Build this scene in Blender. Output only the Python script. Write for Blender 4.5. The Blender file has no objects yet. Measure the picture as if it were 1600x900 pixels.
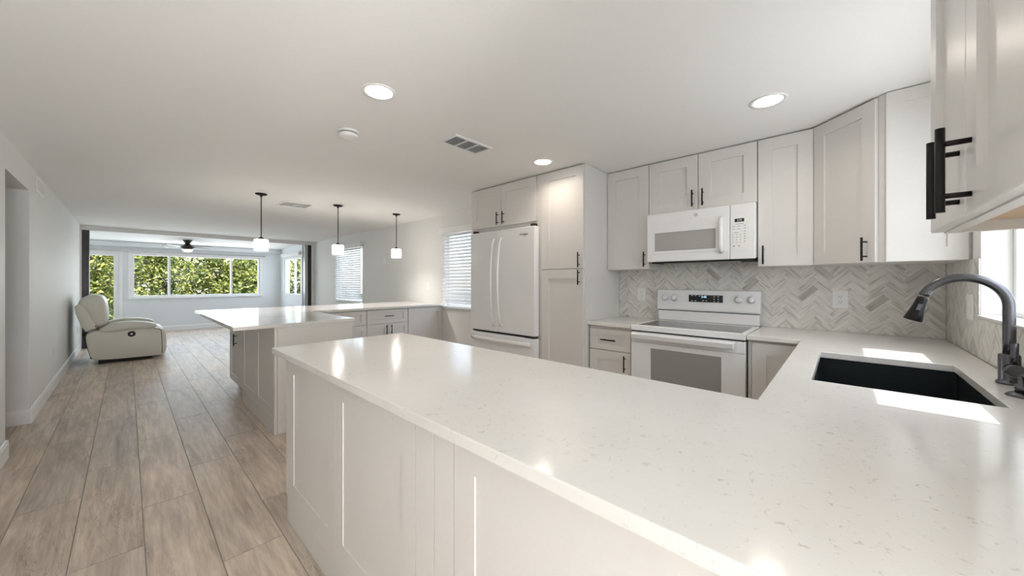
import bpy, bmesh, math, random
from mathutils import Vector, Matrix
import numpy as np
random.seed(7)
sc = bpy.context.scene
COL = sc.collection
PI = math.pi
H = 2.315            # ceiling height
XL, XR, YS = -0.594, 3.42, -0.47   # walls beside, opposite and behind the sink

# ---------------------------------------------------------------- camera
cd = bpy.data.cameras.new('camera')
cam = bpy.data.objects.new('camera', cd); COL.objects.link(cam)
cam.location = (0, 0, 1.27)
cam.rotation_euler = (PI / 2, 0, -math.radians(47.14))
cd.sensor_width = 36; cd.lens = 558.1 / 1600 * 36
cd.shift_y = -10.6 / 1600
cd.clip_start = 0.02
sc.camera = cam

# ---------------------------------------------------------------- view, world, sun, daylight
sc.view_settings.view_transform = 'Standard'
sc.view_settings.look = 'None'
sc.view_settings.exposure = 0.55
sc.view_settings.gamma = 1.0
sc.view_settings.use_curve_mapping = False
sc.cycles.max_bounces = 12
sc.cycles.diffuse_bounces = 6
sc.cycles.glossy_bounces = 5
sc.cycles.transparent_max_bounces = 16
sc.cycles.sample_clamp_indirect = 6.0
sc.cycles.use_denoising = True
w = bpy.data.worlds.new('world'); sc.world = w; w.use_nodes = True
wn = w.node_tree.nodes; wl = w.node_tree.links
sky = wn.new('ShaderNodeTexSky'); sky.sky_type = 'NISHITA'; sky.sun_disc = False
sky.sun_elevation = math.radians(49.5); sky.sun_rotation = math.radians(180)
bg = wn['Background']; wl.new(sky.outputs[0], bg.inputs[0]); bg.inputs[1].default_value = 0.4

def light(name, kind, loc, rot, energy, color=(1, 1, 1), size=1, size_y=None, parent=None):
    l = bpy.data.lights.new(name, kind); l.energy = energy; l.color = color
    if kind == 'AREA':
        l.size = size
        if size_y: l.shape = 'RECTANGLE'; l.size_y = size_y
        else: l.shape = 'DISK'
    elif kind == 'SUN': l.angle = size
    else: l.shadow_soft_size = size
    o = bpy.data.objects.new(name, l); COL.objects.link(o)
    o.location = loc; o.rotation_euler = rot
    if parent: o.parent = parent
    return o
# the sun stands behind the sink window: rays travel (0, 1, -1.17)
light('sun', 'SUN', (0, -5, 8), (math.atan2(1, 1.17), 0, 0), 4.2, (1, .98, .95), math.radians(.4))
DAY = (.965, .975, 1.0)
light('sink_window_daylight', 'AREA', (2.07, -.68, 1.56), (PI / 2, 0, 0), 8.5, (.92, .965, 1.0), 1.2, .85)
light('rear_fill_lamp', 'AREA', (-.05, -2.55, .62), (PI / 2 + 1.05, 0, 0), 98, DAY, .9, 1.1)  # added fill lamp behind the camera, tilted up to brighten ceiling and aisle
light('far_window_daylight', 'AREA', (1.37, 12.82, 1.41), (-PI / 2, 0, 0), 34, (.85, .93, 1), 2.6, 1.05)
light('far_door_daylight', 'AREA', (-.54, 12.82, 1.0), (-PI / 2, 0, 0), 10, (.85, .93, 1), .75, 1.85)
light('sunroom_side_daylight', 'AREA', (3.46, 11.46, 1.41), (PI / 2, 0, PI / 2), 12, (.85, .93, 1), 1.4, 1.05)
light('dining_window_daylight', 'AREA', (3.62, 8.2, 1.42), (PI / 2, 0, PI / 2), 9, DAY, 1.35, 1.15)
light('fridge_window_daylight', 'AREA', (3.62, 4.05, 1.43), (PI / 2, 0, PI / 2), 6, DAY, 1.15, 1.1)

# ---------------------------------------------------------------- material helpers
def mat(name, col, rough=.5, metal=0, spec=.5, emit=None, estr=0, bump=0, bscale=60, coat=0):
    m = bpy.data.materials.new(name); m.use_nodes = True
    nt = m.node_tree; b = nt.nodes['Principled BSDF']
    b.inputs['Base Color'].default_value = (*col, 1); b.inputs['Roughness'].default_value = rough
    b.inputs['Metallic'].default_value = metal; b.inputs['Specular IOR Level'].default_value = spec
    if coat: b.inputs['Coat Weight'].default_value = coat
    if emit: b.inputs['Emission Color'].default_value = (*emit, 1); b.inputs['Emission Strength'].default_value = estr
    tc = nt.nodes.new('ShaderNodeTexCoord')
    n = nt.nodes.new('ShaderNodeTexNoise'); n.inputs['Scale'].default_value = bscale
    nt.links.new(tc.outputs['Object'], n.inputs['Vector'])
    mx = nt.nodes.new('ShaderNodeMixRGB'); mx.blend_type = 'MULTIPLY'; mx.inputs[0].default_value = .04
    mx.inputs[1].default_value = (*col, 1); nt.links.new(n.outputs['Fac'], mx.inputs[2]); nt.links.new(mx.outputs[0], b.inputs['Base Color'])
    if bump:
        bp = nt.nodes.new('ShaderNodeBump'); bp.inputs['Strength'].default_value = bump; bp.inputs['Distance'].default_value = .002
        nt.links.new(n.outputs['Fac'], bp.inputs['Height']); nt.links.new(bp.outputs[0], b.inputs['Normal'])
    return m
def ramp(nt, stops):
    r = nt.nodes.new('ShaderNodeValToRGB'); e = r.color_ramp.elements
    e[0].position, e[0].color = stops[0][0], (*stops[0][1], 1)
    e[1].position, e[1].color = stops[1][0], (*stops[1][1], 1)
    for p, c in stops[2:]:
        k = e.new(p); k.color = (*c, 1)
    return r
def math_node(nt, op, a, b=None):
    n = nt.nodes.new('ShaderNodeMath'); n.operation = op
    for i, v in enumerate((a, b)):
        if v is None: continue
        if isinstance(v, (int, float)): n.inputs[i].default_value = v
        else: nt.links.new(v, n.inputs[i])
    return n.outputs[0]

M = {}
M['wall'] = mat('wall_paint', (.80, .80, .785), .6, bump=.15, bscale=90)
M['sunroom'] = mat('sunroom_paint', (.78, .81, .83), .55)
M['ceiling'] = mat('ceiling_paint', (.90, .895, .88), .75, bump=.1, bscale=70)
M['trim'] = mat('trim_paint', (.86, .86, .855), .35)
M['cab'] = mat('cabinet_paint', (.745, .725, .70), .33)
M['cabin'] = mat('cabinet_inside_wood', (.66, .47, .29), .5)
M['white'] = mat('white_enamel', (.87, .875, .88), .18)
M['plastic'] = mat('white_plastic', (.86, .86, .85), .35)
M['handle'] = mat('black_handle_metal', (.015, .014, .014), .35, .6)
M['dark'] = mat('dark_gap', (.02, .02, .02), .6)
M['bronze'] = mat('dark_bronze', (.03, .026, .022), .3, .3)
M['alu'] = mat('aluminium', (.45, .46, .46), .3, .8)
M['gun'] = mat('gunmetal', (.13, .13, .14), .27, .95)
M['sinksteel'] = mat('black_sink_steel', (.045, .055, .06), .3, .7, bump=.2, bscale=300)
M['blackglass'] = mat('black_glass', (.02, .023, .026), .08, 0, .35)
M['ovenglass'] = mat('oven_glass', (.33, .32, .305), .08, 0, .5)
M['mwglass'] = mat('microwave_screen', (.42, .41, .395), .2)
M['grey'] = mat('grey_print', (.30, .30, .30), .5)
M['lens'] = mat('lit_lens', (1, 1, 1), .5, emit=(1, .93, .84), estr=5)
M['shade'] = mat('lit_frosted_glass', (.9, .88, .84), .3, emit=(1, .92, .80), estr=1.15)
M['fanglass'] = mat('fan_light_glass', (.9, .88, .8), .3, emit=(1, .9, .7), estr=1.3)
M['display'] = mat('display_digits', (.3, .6, .9), .5, emit=(.45, .75, 1), estr=1.2)
M['leather'] = mat('cream_leather', (.70, .685, .61), .42, bump=.5, bscale=45)
M['fabricdark'] = mat('dark_lining', (.02, .02, .022), .8)
M['blade'] = mat('fan_blade_wood', (.17, .155, .14), .4)
M['slat'] = mat('blind_slat', (.82, .84, .86), .4)
M['stonesill'] = mat('marble_sill', (.74, .735, .72), .2)
M['green'] = mat('grass_ground', (.08, .11, .04), .9)
M['bark'] = mat('bark', (.12, .095, .07), .9)
M['neighbour'] = mat('pale_siding', (.74, .80, .82), .8)
M['stucco'] = mat('outer_stucco', (.5, .5, .48), .8)

def glass_mat():
    m = bpy.data.materials.new('window_glass'); m.use_nodes = True; nt = m.node_tree
    nt.nodes.remove(nt.nodes['Principled BSDF'])
    t = nt.nodes.new('ShaderNodeBsdfTransparent'); t.inputs[0].default_value = (.965, .965, .96, 1)
    g = nt.nodes.new('ShaderNodeBsdfGlossy'); g.inputs['Roughness'].default_value = .02
    mx = nt.nodes.new('ShaderNodeMixShader'); mx.inputs[0].default_value = .008
    nt.links.new(t.outputs[0], mx.inputs[1]); nt.links.new(g.outputs[0], mx.inputs[2])
    nt.links.new(mx.outputs[0], nt.nodes['Material Output'].inputs[0]); return m
M['glass'] = glass_mat()
nt = M['shade'].node_tree; t_ = nt.nodes.new('ShaderNodeBsdfTransparent'); mx_ = nt.nodes.new('ShaderNodeMixShader'); mx_.inputs[0].default_value = .35
nt.links.new(nt.nodes['Principled BSDF'].outputs[0], mx_.inputs[1]); nt.links.new(t_.outputs[0], mx_.inputs[2]); nt.links.new(mx_.outputs[0], nt.nodes['Material Output'].inputs[0])

def quartz_mat():
    m = bpy.data.materials.new('quartz'); m.use_nodes = True; nt = m.node_tree; b = nt.nodes['Principled BSDF']
    tc = nt.nodes.new('ShaderNodeTexCoord')
    n1 = nt.nodes.new('ShaderNodeTexNoise'); n1.inputs['Scale'].default_value = 3; n1.inputs['Detail'].default_value = 4
    n2 = nt.nodes.new('ShaderNodeTexNoise'); n2.inputs['Scale'].default_value = 66; n2.inputs['Detail'].default_value = 5; n2.inputs['Roughness'].default_value = .65
    n2.inputs['Distortion'].default_value = .8
    mp = nt.nodes.new('ShaderNodeMapping'); mp.inputs['Scale'].default_value = (1, 1, 1)
    nt.links.new(tc.outputs['Object'], mp.inputs[0])
    for n in (n1, n2): nt.links.new(mp.outputs[0], n.inputs['Vector'])
    r1 = ramp(nt, [(.35, (.80, .785, .755)), (.65, (.765, .745, .71))])
    r2 = ramp(nt, [(.0, (0, 0, 0)), (.60, (0, 0, 0)), (.67, (1, 1, 1))]) 
    r3 = ramp(nt, [(.36, (.15, .15, .15)), (.56, (1, 1, 1))])
    nt.links.new(n1.outputs['Fac'], r1.inputs[0]); nt.links.new(n2.outputs['Fac'], r2.inputs[0]); nt.links.new(n1.outputs['Fac'], r3.inputs[0])
    k = math_node(nt, 'MULTIPLY', r2.outputs[0], r3.outputs[0]); k = math_node(nt, 'MULTIPLY', k, .5)
    mx = nt.nodes.new('ShaderNodeMixRGB'); mx.inputs[2].default_value = (.42, .40, .37, 1)
    nt.links.new(k, mx.inputs[0]); nt.links.new(r1.outputs[0], mx.inputs[1]); nt.links.new(mx.outputs[0], b.inputs['Base Color'])
    b.inputs['Roughness'].default_value = .13; b.inputs['Specular IOR Level'].default_value = .55
    return m
M['quartz'] = quartz_mat()

def plank_mat():
    m = bpy.data.materials.new('wood_look_tile'); m.use_nodes = True; nt = m.node_tree; b = nt.nodes['Principled BSDF']
    tc = nt.nodes.new('ShaderNodeTexCoord'); geo = nt.nodes.new('ShaderNodeNewGeometry')
    rnd = geo.outputs['Random Per Island']
    off = nt.nodes.new('ShaderNodeCombineXYZ')
    nt.links.new(math_node(nt, 'MULTIPLY', rnd, 37), off.inputs[0]); nt.links.new(math_node(nt, 'MULTIPLY', rnd, 71), off.inputs[1])
    add = nt.nodes.new('ShaderNodeVectorMath'); add.operation = 'ADD'
    nt.links.new(tc.outputs['Object'], add.inputs[0]); nt.links.new(off.outputs[0], add.inputs[1])
    def noise(scale, vec_scale, detail=6, rough=.6, dist=0):
        mp = nt.nodes.new('ShaderNodeMapping'); mp.inputs['Scale'].default_value = vec_scale
        nt.links.new(add.outputs[0], mp.inputs[0])
        n = nt.nodes.new('ShaderNodeTexNoise'); n.inputs['Scale'].default_value = scale; n.inputs['Detail'].default_value = detail
        n.inputs['Roughness'].default_value = rough; n.inputs['Distortion'].default_value = dist
        nt.links.new(mp.outputs[0], n.inputs['Vector']); return n
    g1 = noise(11, (1, .10, 1), 7, .66, .8); g2 = noise(40, (1, .08, 1), 5, .7, .2); g3 = noise(2.2, (1, .5, 1), 4, .6, 1.2)
    c1 = ramp(nt, [(.28, (.44, .36, .285)), (.70, (.80, .69, .585)), (.5, (.65, .555, .465))])
    nt.links.new(g1.outputs['Fac'], c1.inputs[0])
    c2 = ramp(nt, [(.3, (.74, .72, .70)), (.62, (1.06, 1.055, 1.05))]); nt.links.new(g2.outputs['Fac'], c2.inputs[0])
    c3 = ramp(nt, [(.3, (.86, .87, .88)), (.68, (1.05, 1.04, 1.02))]); nt.links.new(g3.outputs['Fac'], c3.inputs[0])
    c4 = ramp(nt, [(0, (.88, .89, .91)), (1, (1.08, 1.06, 1.03))]); nt.links.new(rnd, c4.inputs[0])
    cur = c1.outputs[0]
    for c in (c2, c3, c4):
        mx = nt.nodes.new('ShaderNodeMixRGB'); mx.blend_type = 'MULTIPLY'; mx.inputs[0].default_value = 1
        nt.links.new(cur, mx.inputs[1]); nt.links.new(c.outputs[0], mx.inputs[2]); cur = mx.outputs[0]
    g4 = noise(5, (1, .16, 1), 5, .7, 2.5)
    c5 = ramp(nt, [(.485, (1, 1, 1)), (.5, (.62, .58, .54)), (.515, (1, 1, 1))]); nt.links.new(g4.outputs['Fac'], c5.inputs[0])
    g5 = noise(2.5, (1, .5, 1), 2, .5, 0); c6 = ramp(nt, [(.50, (0, 0, 0)), (.62, (1, 1, 1))]); nt.links.new(g5.outputs['Fac'], c6.inputs[0])
    mx = nt.nodes.new('ShaderNodeMixRGB'); mx.blend_type = 'MULTIPLY'
    nt.links.new(c6.outputs[0], mx.inputs[0]); nt.links.new(cur, mx.inputs[1]); nt.links.new(c5.outputs[0], mx.inputs[2]); cur = mx.outputs[0]
    nt.links.new(cur, b.inputs['Base Color'])
    b.inputs['Roughness'].default_value = .42
    bp = nt.nodes.new('ShaderNodeBump'); bp.inputs['Strength'].default_value = .15; bp.inputs['Distance'].default_value = .002
    nt.links.new(g2.outputs['Fac'], bp.inputs['Height']); nt.links.new(bp.outputs[0], b.inputs['Normal'])
    return m
M['plank'] = plank_mat()
M['grout'] = mat('floor_grout', (.34, .31, .27), .8)

def tile_mat(name, ang):
    # marble strip tile; veins run along the tile (direction ang in the tile's wall plane, plane axes = (object x + y, z))
    m = bpy.data.materials.new(name); m.use_nodes = True; nt = m.node_tree; b = nt.nodes['Principled BSDF']
    tc = nt.nodes.new('ShaderNodeTexCoord'); geo = nt.nodes.new('ShaderNodeNewGeometry'); rnd = geo.outputs['Random Per Island']
    sp = nt.nodes.new('ShaderNodeSeparateXYZ'); nt.links.new(tc.outputs['Object'], sp.inputs[0])
    u = math_node(nt, 'ADD', sp.outputs[0], sp.outputs[1]); v = sp.outputs[2]
    ca, sa = math.cos(ang), math.sin(ang)
    along = math_node(nt, 'ADD', math_node(nt, 'MULTIPLY', u, ca), math_node(nt, 'MULTIPLY', v, sa))
    across = math_node(nt, 'SUBTRACT', math_node(nt, 'MULTIPLY', v, ca), math_node(nt, 'MULTIPLY', u, sa))
    cb = nt.nodes.new('ShaderNodeCombineXYZ')
    nt.links.new(math_node(nt, 'MULTIPLY', along, 5), cb.inputs[0]); nt.links.new(math_node(nt, 'MULTIPLY', across, 38), cb.inputs[1])
    nt.links.new(math_node(nt, 'MULTIPLY', rnd, 53), cb.inputs[2])
    n = nt.nodes.new('ShaderNodeTexNoise'); n.inputs['Scale'].default_value = 1.3; n.inputs['Detail'].default_value = 3; n.inputs['Distortion'].default_value = .5
    nt.links.new(cb.outputs[0], n.inputs['Vector'])
    r = ramp(nt, [(.34, (.52, .50, .46)), (.46, (.71, .695, .66)), (.66, (.79, .775, .745))]); nt.links.new(n.outputs['Fac'], r.inputs[0])
    t = ramp(nt, [(0, (.62, .60, .57)), (.07, (.80, .79, .77)), (.13, (.96, .955, .945)), (1, (1.04, 1.04, 1.035))])
    rr = math_node(nt, 'FRACT', math_node(nt, 'MULTIPLY', rnd, 17.31)); nt.links.new(rr, t.inputs[0])
    mx = nt.nodes.new('ShaderNodeMixRGB'); mx.blend_type = 'MULTIPLY'; mx.inputs[0].default_value = 1
    nt.links.new(r.outputs[0], mx.inputs[1]); nt.links.new(t.outputs[0], mx.inputs[2]); nt.links.new(mx.outputs[0], b.inputs['Base Color'])
    b.inputs['Roughness'].default_value = .3
    return m
M['tileA'] = tile_mat('marble_strip_rising', PI / 4); M['tileB'] = tile_mat('marble_strip_falling', -PI / 4)
M['tgrout'] = mat('tile_grout', (.62, .605, .575), .8)

def leaf_mat():
    m = bpy.data.materials.new('leaf'); m.use_nodes = True; nt = m.node_tree; b = nt.nodes['Principled BSDF']
    geo = nt.nodes.new('ShaderNodeNewGeometry')
    r = ramp(nt, [(0, (.03, .06, .015)), (.35, (.15, .20, .04)), (.7, (.37, .40, .075)), (1, (.68, .62, .17))])
    nt.links.new(geo.outputs['Random Per Island'], r.inputs[0]); nt.links.new(r.outputs[0], b.inputs['Base Color'])
    b.inputs['Roughness'].default_value = .5
    return m
M['leaf'] = leaf_mat()

# ---------------------------------------------------------------- mesh helpers
class MB:
    def __init__(s): s.b = bmesh.new(); s.mi = 0
    def face(s, vs):
        try:
            f = s.b.faces.new(vs); f.material_index = s.mi; return f
        except ValueError: return None
    def hexa(s, p):
        v = [s.b.verts.new(q) for q in p]
        for q in ((0, 3, 2, 1), (4, 5, 6, 7), (0, 1, 5, 4), (1, 2, 6, 5), (2, 3, 7, 6), (3, 0, 4, 7)): s.face([v[i] for i in q])
        return s
    def box(s, x0, x1, y0, y1, z0, z1):
        return s.hexa([(x0, y0, z0), (x1, y0, z0), (x1, y1, z0), (x0, y1, z0), (x0, y0, z1), (x1, y0, z1), (x1, y1, z1), (x0, y1, z1)])
    def fbox(s, F, u0, u1, w0, w1, n0, n1):
        P = lambda u, w, n: F[0] + F[1] * u + F[2] * w + F[3] * n
        return s.hexa([P(u0, w0, n0), P(u1, w0, n0), P(u1, w1, n0), P(u0, w1, n0), P(u0, w0, n1), P(u1, w0, n1), P(u1, w1, n1), P(u0, w1, n1)])
    def shaker(s, F, u0, u1, w0, w1, n0=.001, n1=.020, stile=.07, rail=None, rec=.011, ch=.0012):
        rail = rail or stile
        P = lambda u, w, n: s.b.verts.new(F[0] + F[1] * u + F[2] * w + F[3] * n)
        def ring(a, c, n): return [P(u0 + a, w0 + c, n), P(u1 - a, w0 + c, n), P(u1 - a, w1 - c, n), P(u0 + a, w1 - c, n)]
        R = [ring(0, 0, n0), ring(0, 0, n1 - .0015), ring(.0015, .0015, n1), ring(stile, rail, n1), ring(stile + ch * .5, rail + ch * .5, n1 - rec)]
        s.face(R[0][::-1])
        for a, c in zip(R, R[1:]):
            for i in range(4): s.face([a[i], a[(i + 1) % 4], c[(i + 1) % 4], c[i]])
        s.face(R[-1]); return s
    def cyl(s, p0, p1, r, n=16, r1=None, cap=True):
        p0, p1 = Vector(p0), Vector(p1); r1 = r if r1 is None else r1
        d = (p1 - p0).normalized(); a = d.orthogonal().normalized(); c = d.cross(a)
        A = [s.b.verts.new(p0 + (a * math.cos(t) + c * math.sin(t)) * r) for t in [2 * PI * i / n for i in range(n)]]
        B = [s.b.verts.new(p1 + (a * math.cos(t) + c * math.sin(t)) * r1) for t in [2 * PI * i / n for i in range(n)]]
        for i in range(n):
            f = s.face([A[i], A[(i + 1) % n], B[(i + 1) % n], B[i]])
            if f: f.smooth = True
        if cap: s.face(A[::-1]); s.face(B)
        return s
    def lathe(s, c, prof, n=32, axis='Z', close=True):
        c = Vector(c); rings = []
        for r, z in prof:
            ring = []
            for i in range(n):
                t = 2 * PI * i / n; q = (r * math.cos(t), r * math.sin(t), z)
                if axis == 'X': q = (q[2], q[0], q[1])
                if axis == 'Y': q = (q[0], q[2], q[1])
                ring.append(s.b.verts.new(c + Vector(q)))
            rings.append(ring)
        for a, b2 in zip(rings, rings[1:]):
            for i in range(n):
                f = s.face([a[i], a[(i + 1) % n], b2[(i + 1) % n], b2[i]])
                if f: f.smooth = True
        if close: s.face(rings[0][::-1]); s.face(rings[-1])
        return s
    def tube(s, pts, rad, n=14, flat=1.0):
        pts = [Vector(p) for p in pts]
        if not hasattr(rad, '__len__'): rad = [rad] * len(pts)
        rings = []; a = None
        for i, p in enumerate(pts):
            d = (pts[min(i + 1, len(pts) - 1)] - pts[max(i - 1, 0)]).normalized()
            a = d.orthogonal().normalized() if a is None else (a - d * a.dot(d)).normalized()
            c = d.cross(a)
            rings.append([s.b.verts.new(p + (a * math.cos(t) * flat + c * math.sin(t)) * rad[i]) for t in [2 * PI * k / n for k in range(n)]])
        for x, y in zip(rings, rings[1:]):
            for k in range(n):
                f = s.face([x[k], x[(k + 1) % n], y[(k + 1) % n], y[k]])
                if f: f.smooth = True
        s.face(rings[0][::-1]); s.face(rings[-1]); return s
    def prism(s, poly, axis, a0, a1):
        def P(p, t):
            return {'X': (t, p[0], p[1]), 'Y': (p[0], t, p[1]), 'Z': (p[0], p[1], t)}[axis]
        A = [s.b.verts.new(P(p, a0)) for p in poly]; B = [s.b.verts.new(P(p, a1)) for p in poly]
        n = len(poly); s.face(A[::-1]); s.face(B)
        for i in range(n): s.face([A[i], A[(i + 1) % n], B[(i + 1) % n], B[i]])
        return s
    def slab(s, us, vs, keep, t0, t1, axis='Z'):
        """cells of a plane grid, extruded: no inner faces. axis = the thin direction"""
        def P(u, v, t): return {'X': (t, u, v), 'Y': (u, t, v), 'Z': (u, v, t)}[axis]
        cache = {}
        def V(i, j, t):
            k = (i, j, t)
            if k not in cache: cache[k] = s.b.verts.new(P(us[i], vs[j], t))
            return cache[k]
        nu, nv = len(us) - 1, len(vs) - 1
        K = [[keep((us[i] + us[i + 1]) / 2, (vs[j] + vs[j + 1]) / 2) for j in range(nv)] for i in range(nu)]
        ok = lambda i, j: 0 <= i < nu and 0 <= j < nv and K[i][j]
        for i in range(nu):
            for j in range(nv):
                if not K[i][j]: continue
                for t in (t0, t1): s.face([V(i, j, t), V(i + 1, j, t), V(i + 1, j + 1, t), V(i, j + 1, t)])
                for di, dj, e in ((-1, 0, ((i, j), (i, j + 1))), (1, 0, ((i + 1, j), (i + 1, j + 1))), (0, -1, ((i, j), (i + 1, j))), (0, 1, ((i, j + 1), (i + 1, j + 1)))):
                    if not ok(i + di, j + dj):
                        (a, c), (d, e2) = e; s.face([V(a, c, t0), V(d, e2, t0), V(d, e2, t1), V(a, c, t1)])
        return s

def obj(name, mb, m, parent=None, bevel=0, seg=2, sub=0, smooth=False):
    bmesh.ops.recalc_face_normals(mb.b, faces=mb.b.faces[:])
    me = bpy.data.meshes.new(name); mb.b.to_mesh(me); mb.b.free()
    for k in (m if isinstance(m, (list, tuple)) else [m]): me.materials.append(M[k] if isinstance(k, str) else k)
    o = bpy.data.objects.new(name, me); COL.objects.link(o)
    if smooth:
        for p in me.polygons: p.use_smooth = True
    if bevel:
        b = o.modifiers.new('bevel', 'BEVEL'); b.width = bevel; b.segments = seg; b.limit_method = 'ANGLE'; b.angle_limit = math.radians(40)
    if sub:
        q = o.modifiers.new('sub', 'SUBSURF'); q.levels = q.render_levels = sub
    if parent is not None:
        o.parent = parent; o.matrix_parent_inverse = Matrix.Translation(wloc(parent)).inverted()
    return o
def wloc(o):
    v = o.location.copy(); p = o.parent
    if p is not None: v = v + wloc(p) + o.matrix_parent_inverse.translation
    return v
def tag(o, label, cat, group=None):
    o['label'] = label; o['category'] = cat
    if group: o['group'] = group
    return o
def thing(name, label, cat, loc=(0, 0, 0), group=None):
    o = bpy.data.objects.new(name, None); COL.objects.link(o); o.location = loc; o.empty_display_size = .05
    return tag(o, label, cat, group)
def struct(name, mb, m, parent=None, bevel=0):
    o = obj(name, mb, m, parent, bevel)
    if parent is None: o['kind'] = 'structure'
    return o
def dup(root, loc, label, group=None):
    r = root.copy(); COL.objects.link(r); r.location = loc; r['label'] = label
    if group: r['group'] = group
    for ch in list(root.children):
        c = ch.copy(); COL.objects.link(c); c.parent = r
        for g in ch.children:
            d = g.copy(); COL.objects.link(d); d.parent = c
    return r
Zv = Vector((0, 0, 1))
def FX(x): return (Vector((x, 0, 0)), Vector((0, 1, 0)), Zv, Vector((-1, 0, 0)))      # faces -X, u = y
def FXp(x): return (Vector((x, 0, 0)), Vector((0, 1, 0)), Zv, Vector((1, 0, 0)))      # faces +X
def FY(y): return (Vector((0, y, 0)), Vector((1, 0, 0)), Zv, Vector((0, -1, 0)))      # faces -Y, u = x
def FYp(y): return (Vector((0, y, 0)), Vector((1, 0, 0)), Zv, Vector((0, 1, 0)))      # faces +Y
def fp(F, u, w, n): return F[0] + F[1] * u + F[2] * w + F[3] * n

def handle(F, u, w, vertical, parent, L=.135, n0=.020):
    mb = MB(); h = L / 2; r = .0058; st = .032
    du, dw = (0, 1) if vertical else (1, 0)
    mb.cyl(fp(F, u - du * h, w - dw * h, n0 + st), fp(F, u + du * h, w + dw * h, n0 + st), r, 12)
    for k in (-.62, .62): mb.cyl(fp(F, u + du * h * k, w + dw * h * k, n0 + .0003), fp(F, u + du * h * k, w + dw * h * k, n0 + st), .0045, 10)
    return obj('handle', mb, 'handle', parent)
def fronts(F, root, items, stile=.075):
    """items: (kind, u0, u1, w0, w1, (hu, hw, vertical) or None)"""
    G = .0016
    for kind, u0, u1, w0, w1, hd in items:
        small = kind == 'drawer'
        d = obj(kind, MB().shaker(F, u0 + G, u1 - G, w0 + G, w1 - G, stile=stile if not small else .07, rail=.045 if small else stile), 'cab', root)
        if hd: handle(F, *hd, d)

# ================================================================ STRUCTURE
# floor: separate wood-look tiles over a grout bed
mb = MB(); mb.mi = 1
mb.box(-2.0, XR + .13, -2.73, 12.78, -.12, -.0025); mb.mi = 0
wk = .2375; g = .004
for k in range(-9, 15):
    x0 = .058 + wk * k; x1 = x0 + wk
    y = 2.87 + .407 * k; y -= 1.22 * math.ceil((y + 2.7) / 1.22)
    while y < 11.24:
        a, c = max(y, -2.7), min(y + 1.22, 11.24)
        X0, X1 = max(x0, -1.98), min(x1, XR + .1)
        if c - a > .02 and X1 - X0 > .02: mb.box(X0 + g / 2, X1 - g / 2, a + g / 2, c - g / 2, -.0024, 0)
        y += 1.22
for j in range(6):
    y0 = 11.24 + wk * j; x = -2.2 + (.4 * j) % 1.22
    while x < XR:
        a, c = max(x, -1.98), min(x + 1.22, XR + .1)
        if c - a > .02 and y0 + wk < 12.8: mb.box(a + g / 2, c - g / 2, y0 + g / 2, min(y0 + wk, 12.77) - g / 2, -.0024, 0)
        x += 1.22
struct('floor', mb, ['plank', 'grout'])

# ceiling with the roof eave over the sink side, sloped sunroom ceiling
struct('ceiling', MB().slab([-2.1, .6, XR + .13], [-2.73, -.60, 10.62], lambda x, y: x < .6 or y > -.6, H, H + .12), 'ceiling')
struct('ceiling_sunroom', MB().prism([(10.621, 2.30), (12.78, 2.212), (12.78, 2.40), (10.621, 2.44)], 'X', -1.3, 3.6), 'ceiling')
struct('roof', MB().box(-2.4, 4.1, -1.205, 13.3, 2.45, 2.6).box(-2.4, .69, -3.4, -1.206, 2.45, 2.6).box(.7, 4.1, -1.205, -.61, 2.236, 2.449), 'stucco')

# walls
struct('wall_left', MB().slab([-2.6, 4.40, 5.33, 10.45], [0, 2.08, H], lambda y, z: not (4.4 < y < 5.33 and z < 2.08), XL - .13, XL, 'X'), 'wall')
struct('wall_hall', MB().box(-2.0, -1.9, -2.6, 10.6, 0, H), 'wall')
struct('wall_hall_end', MB().box(-1.9, XL - .131, 10.452, 10.6, 0, H).box(-1.9, XL - .131, -2.6, -2.47, 0, H), 'wall')
W1 = (7.54, 8.93, .82, 2.03); W2 = (3.45, 4.633, .863, 2.03)
def wkeep(y, z):
    for a, b, c, d in (W1, W2):
        if a < y < b and c < z < d: return False
    return True
struct('wall_right', MB().slab([YS - .13, W2[0], W2[1], W1[0], W1[1], 10.6], [0, W1[2], W2[2], 2.03, H], wkeep, XR, XR + .13, 'X'), 'wall')
struct('wall_sink', MB().slab([.5, 1.445, 2.707, XR], [0, 1.099, 2.05, H], lambda x, z: not (1.445 < x < 2.707 and 1.099 < z < 2.05), YS - .13, YS, 'Y'), 'wall')
struct('wall_side_return', MB().box(.5, .6, -2.6, YS - .131, 0, H), 'wall')
struct('wall_rear', MB().slab([XL - .13, -.47, .38, .6], [0, 2.05, H], lambda x, z: not (-.47 < x < .38 and z < 2.05), -2.73, -2.601, 'Y'), 'wall')
DW = (-.95, -.13, 0, 1.945); FW = (.065, 2.675, .865, 1.955)
struct('wall_far', MB().slab([-1.23, DW[0], DW[1], FW[0], FW[1], 3.45], [0, FW[2], DW[3], FW[3], 2.30],
       lambda x, z: not ((DW[0] < x < DW[1] and z < DW[3]) or (FW[0] < x < FW[1] and FW[2] < z < FW[3])), 12.65, 12.78, 'Y'), 'sunroom')
SW = (10.76, 12.20, .865, 1.955)
struct('wall_sunroom_right', MB().slab([10.621, SW[0], SW[1], 12.649], [0, SW[2], SW[3], 2.34], lambda y, z: not (SW[0] < y < SW[1] and SW[2] < z < SW[3]), 3.19, 3.32, 'X'), 'sunroom')
struct('wall_sunroom_left', MB().box(-1.23, -1.1, 10.621, 12.649, 0, 2.34), 'sunroom')
struct('beam', MB().box(XL, XR, 10.45, 10.62, 2.236, H - .001), 'wall')
struct('trim_1', MB().box(XL + .001, -.578, 10.45, 10.62, .001, 2.235), 'trim')
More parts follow.
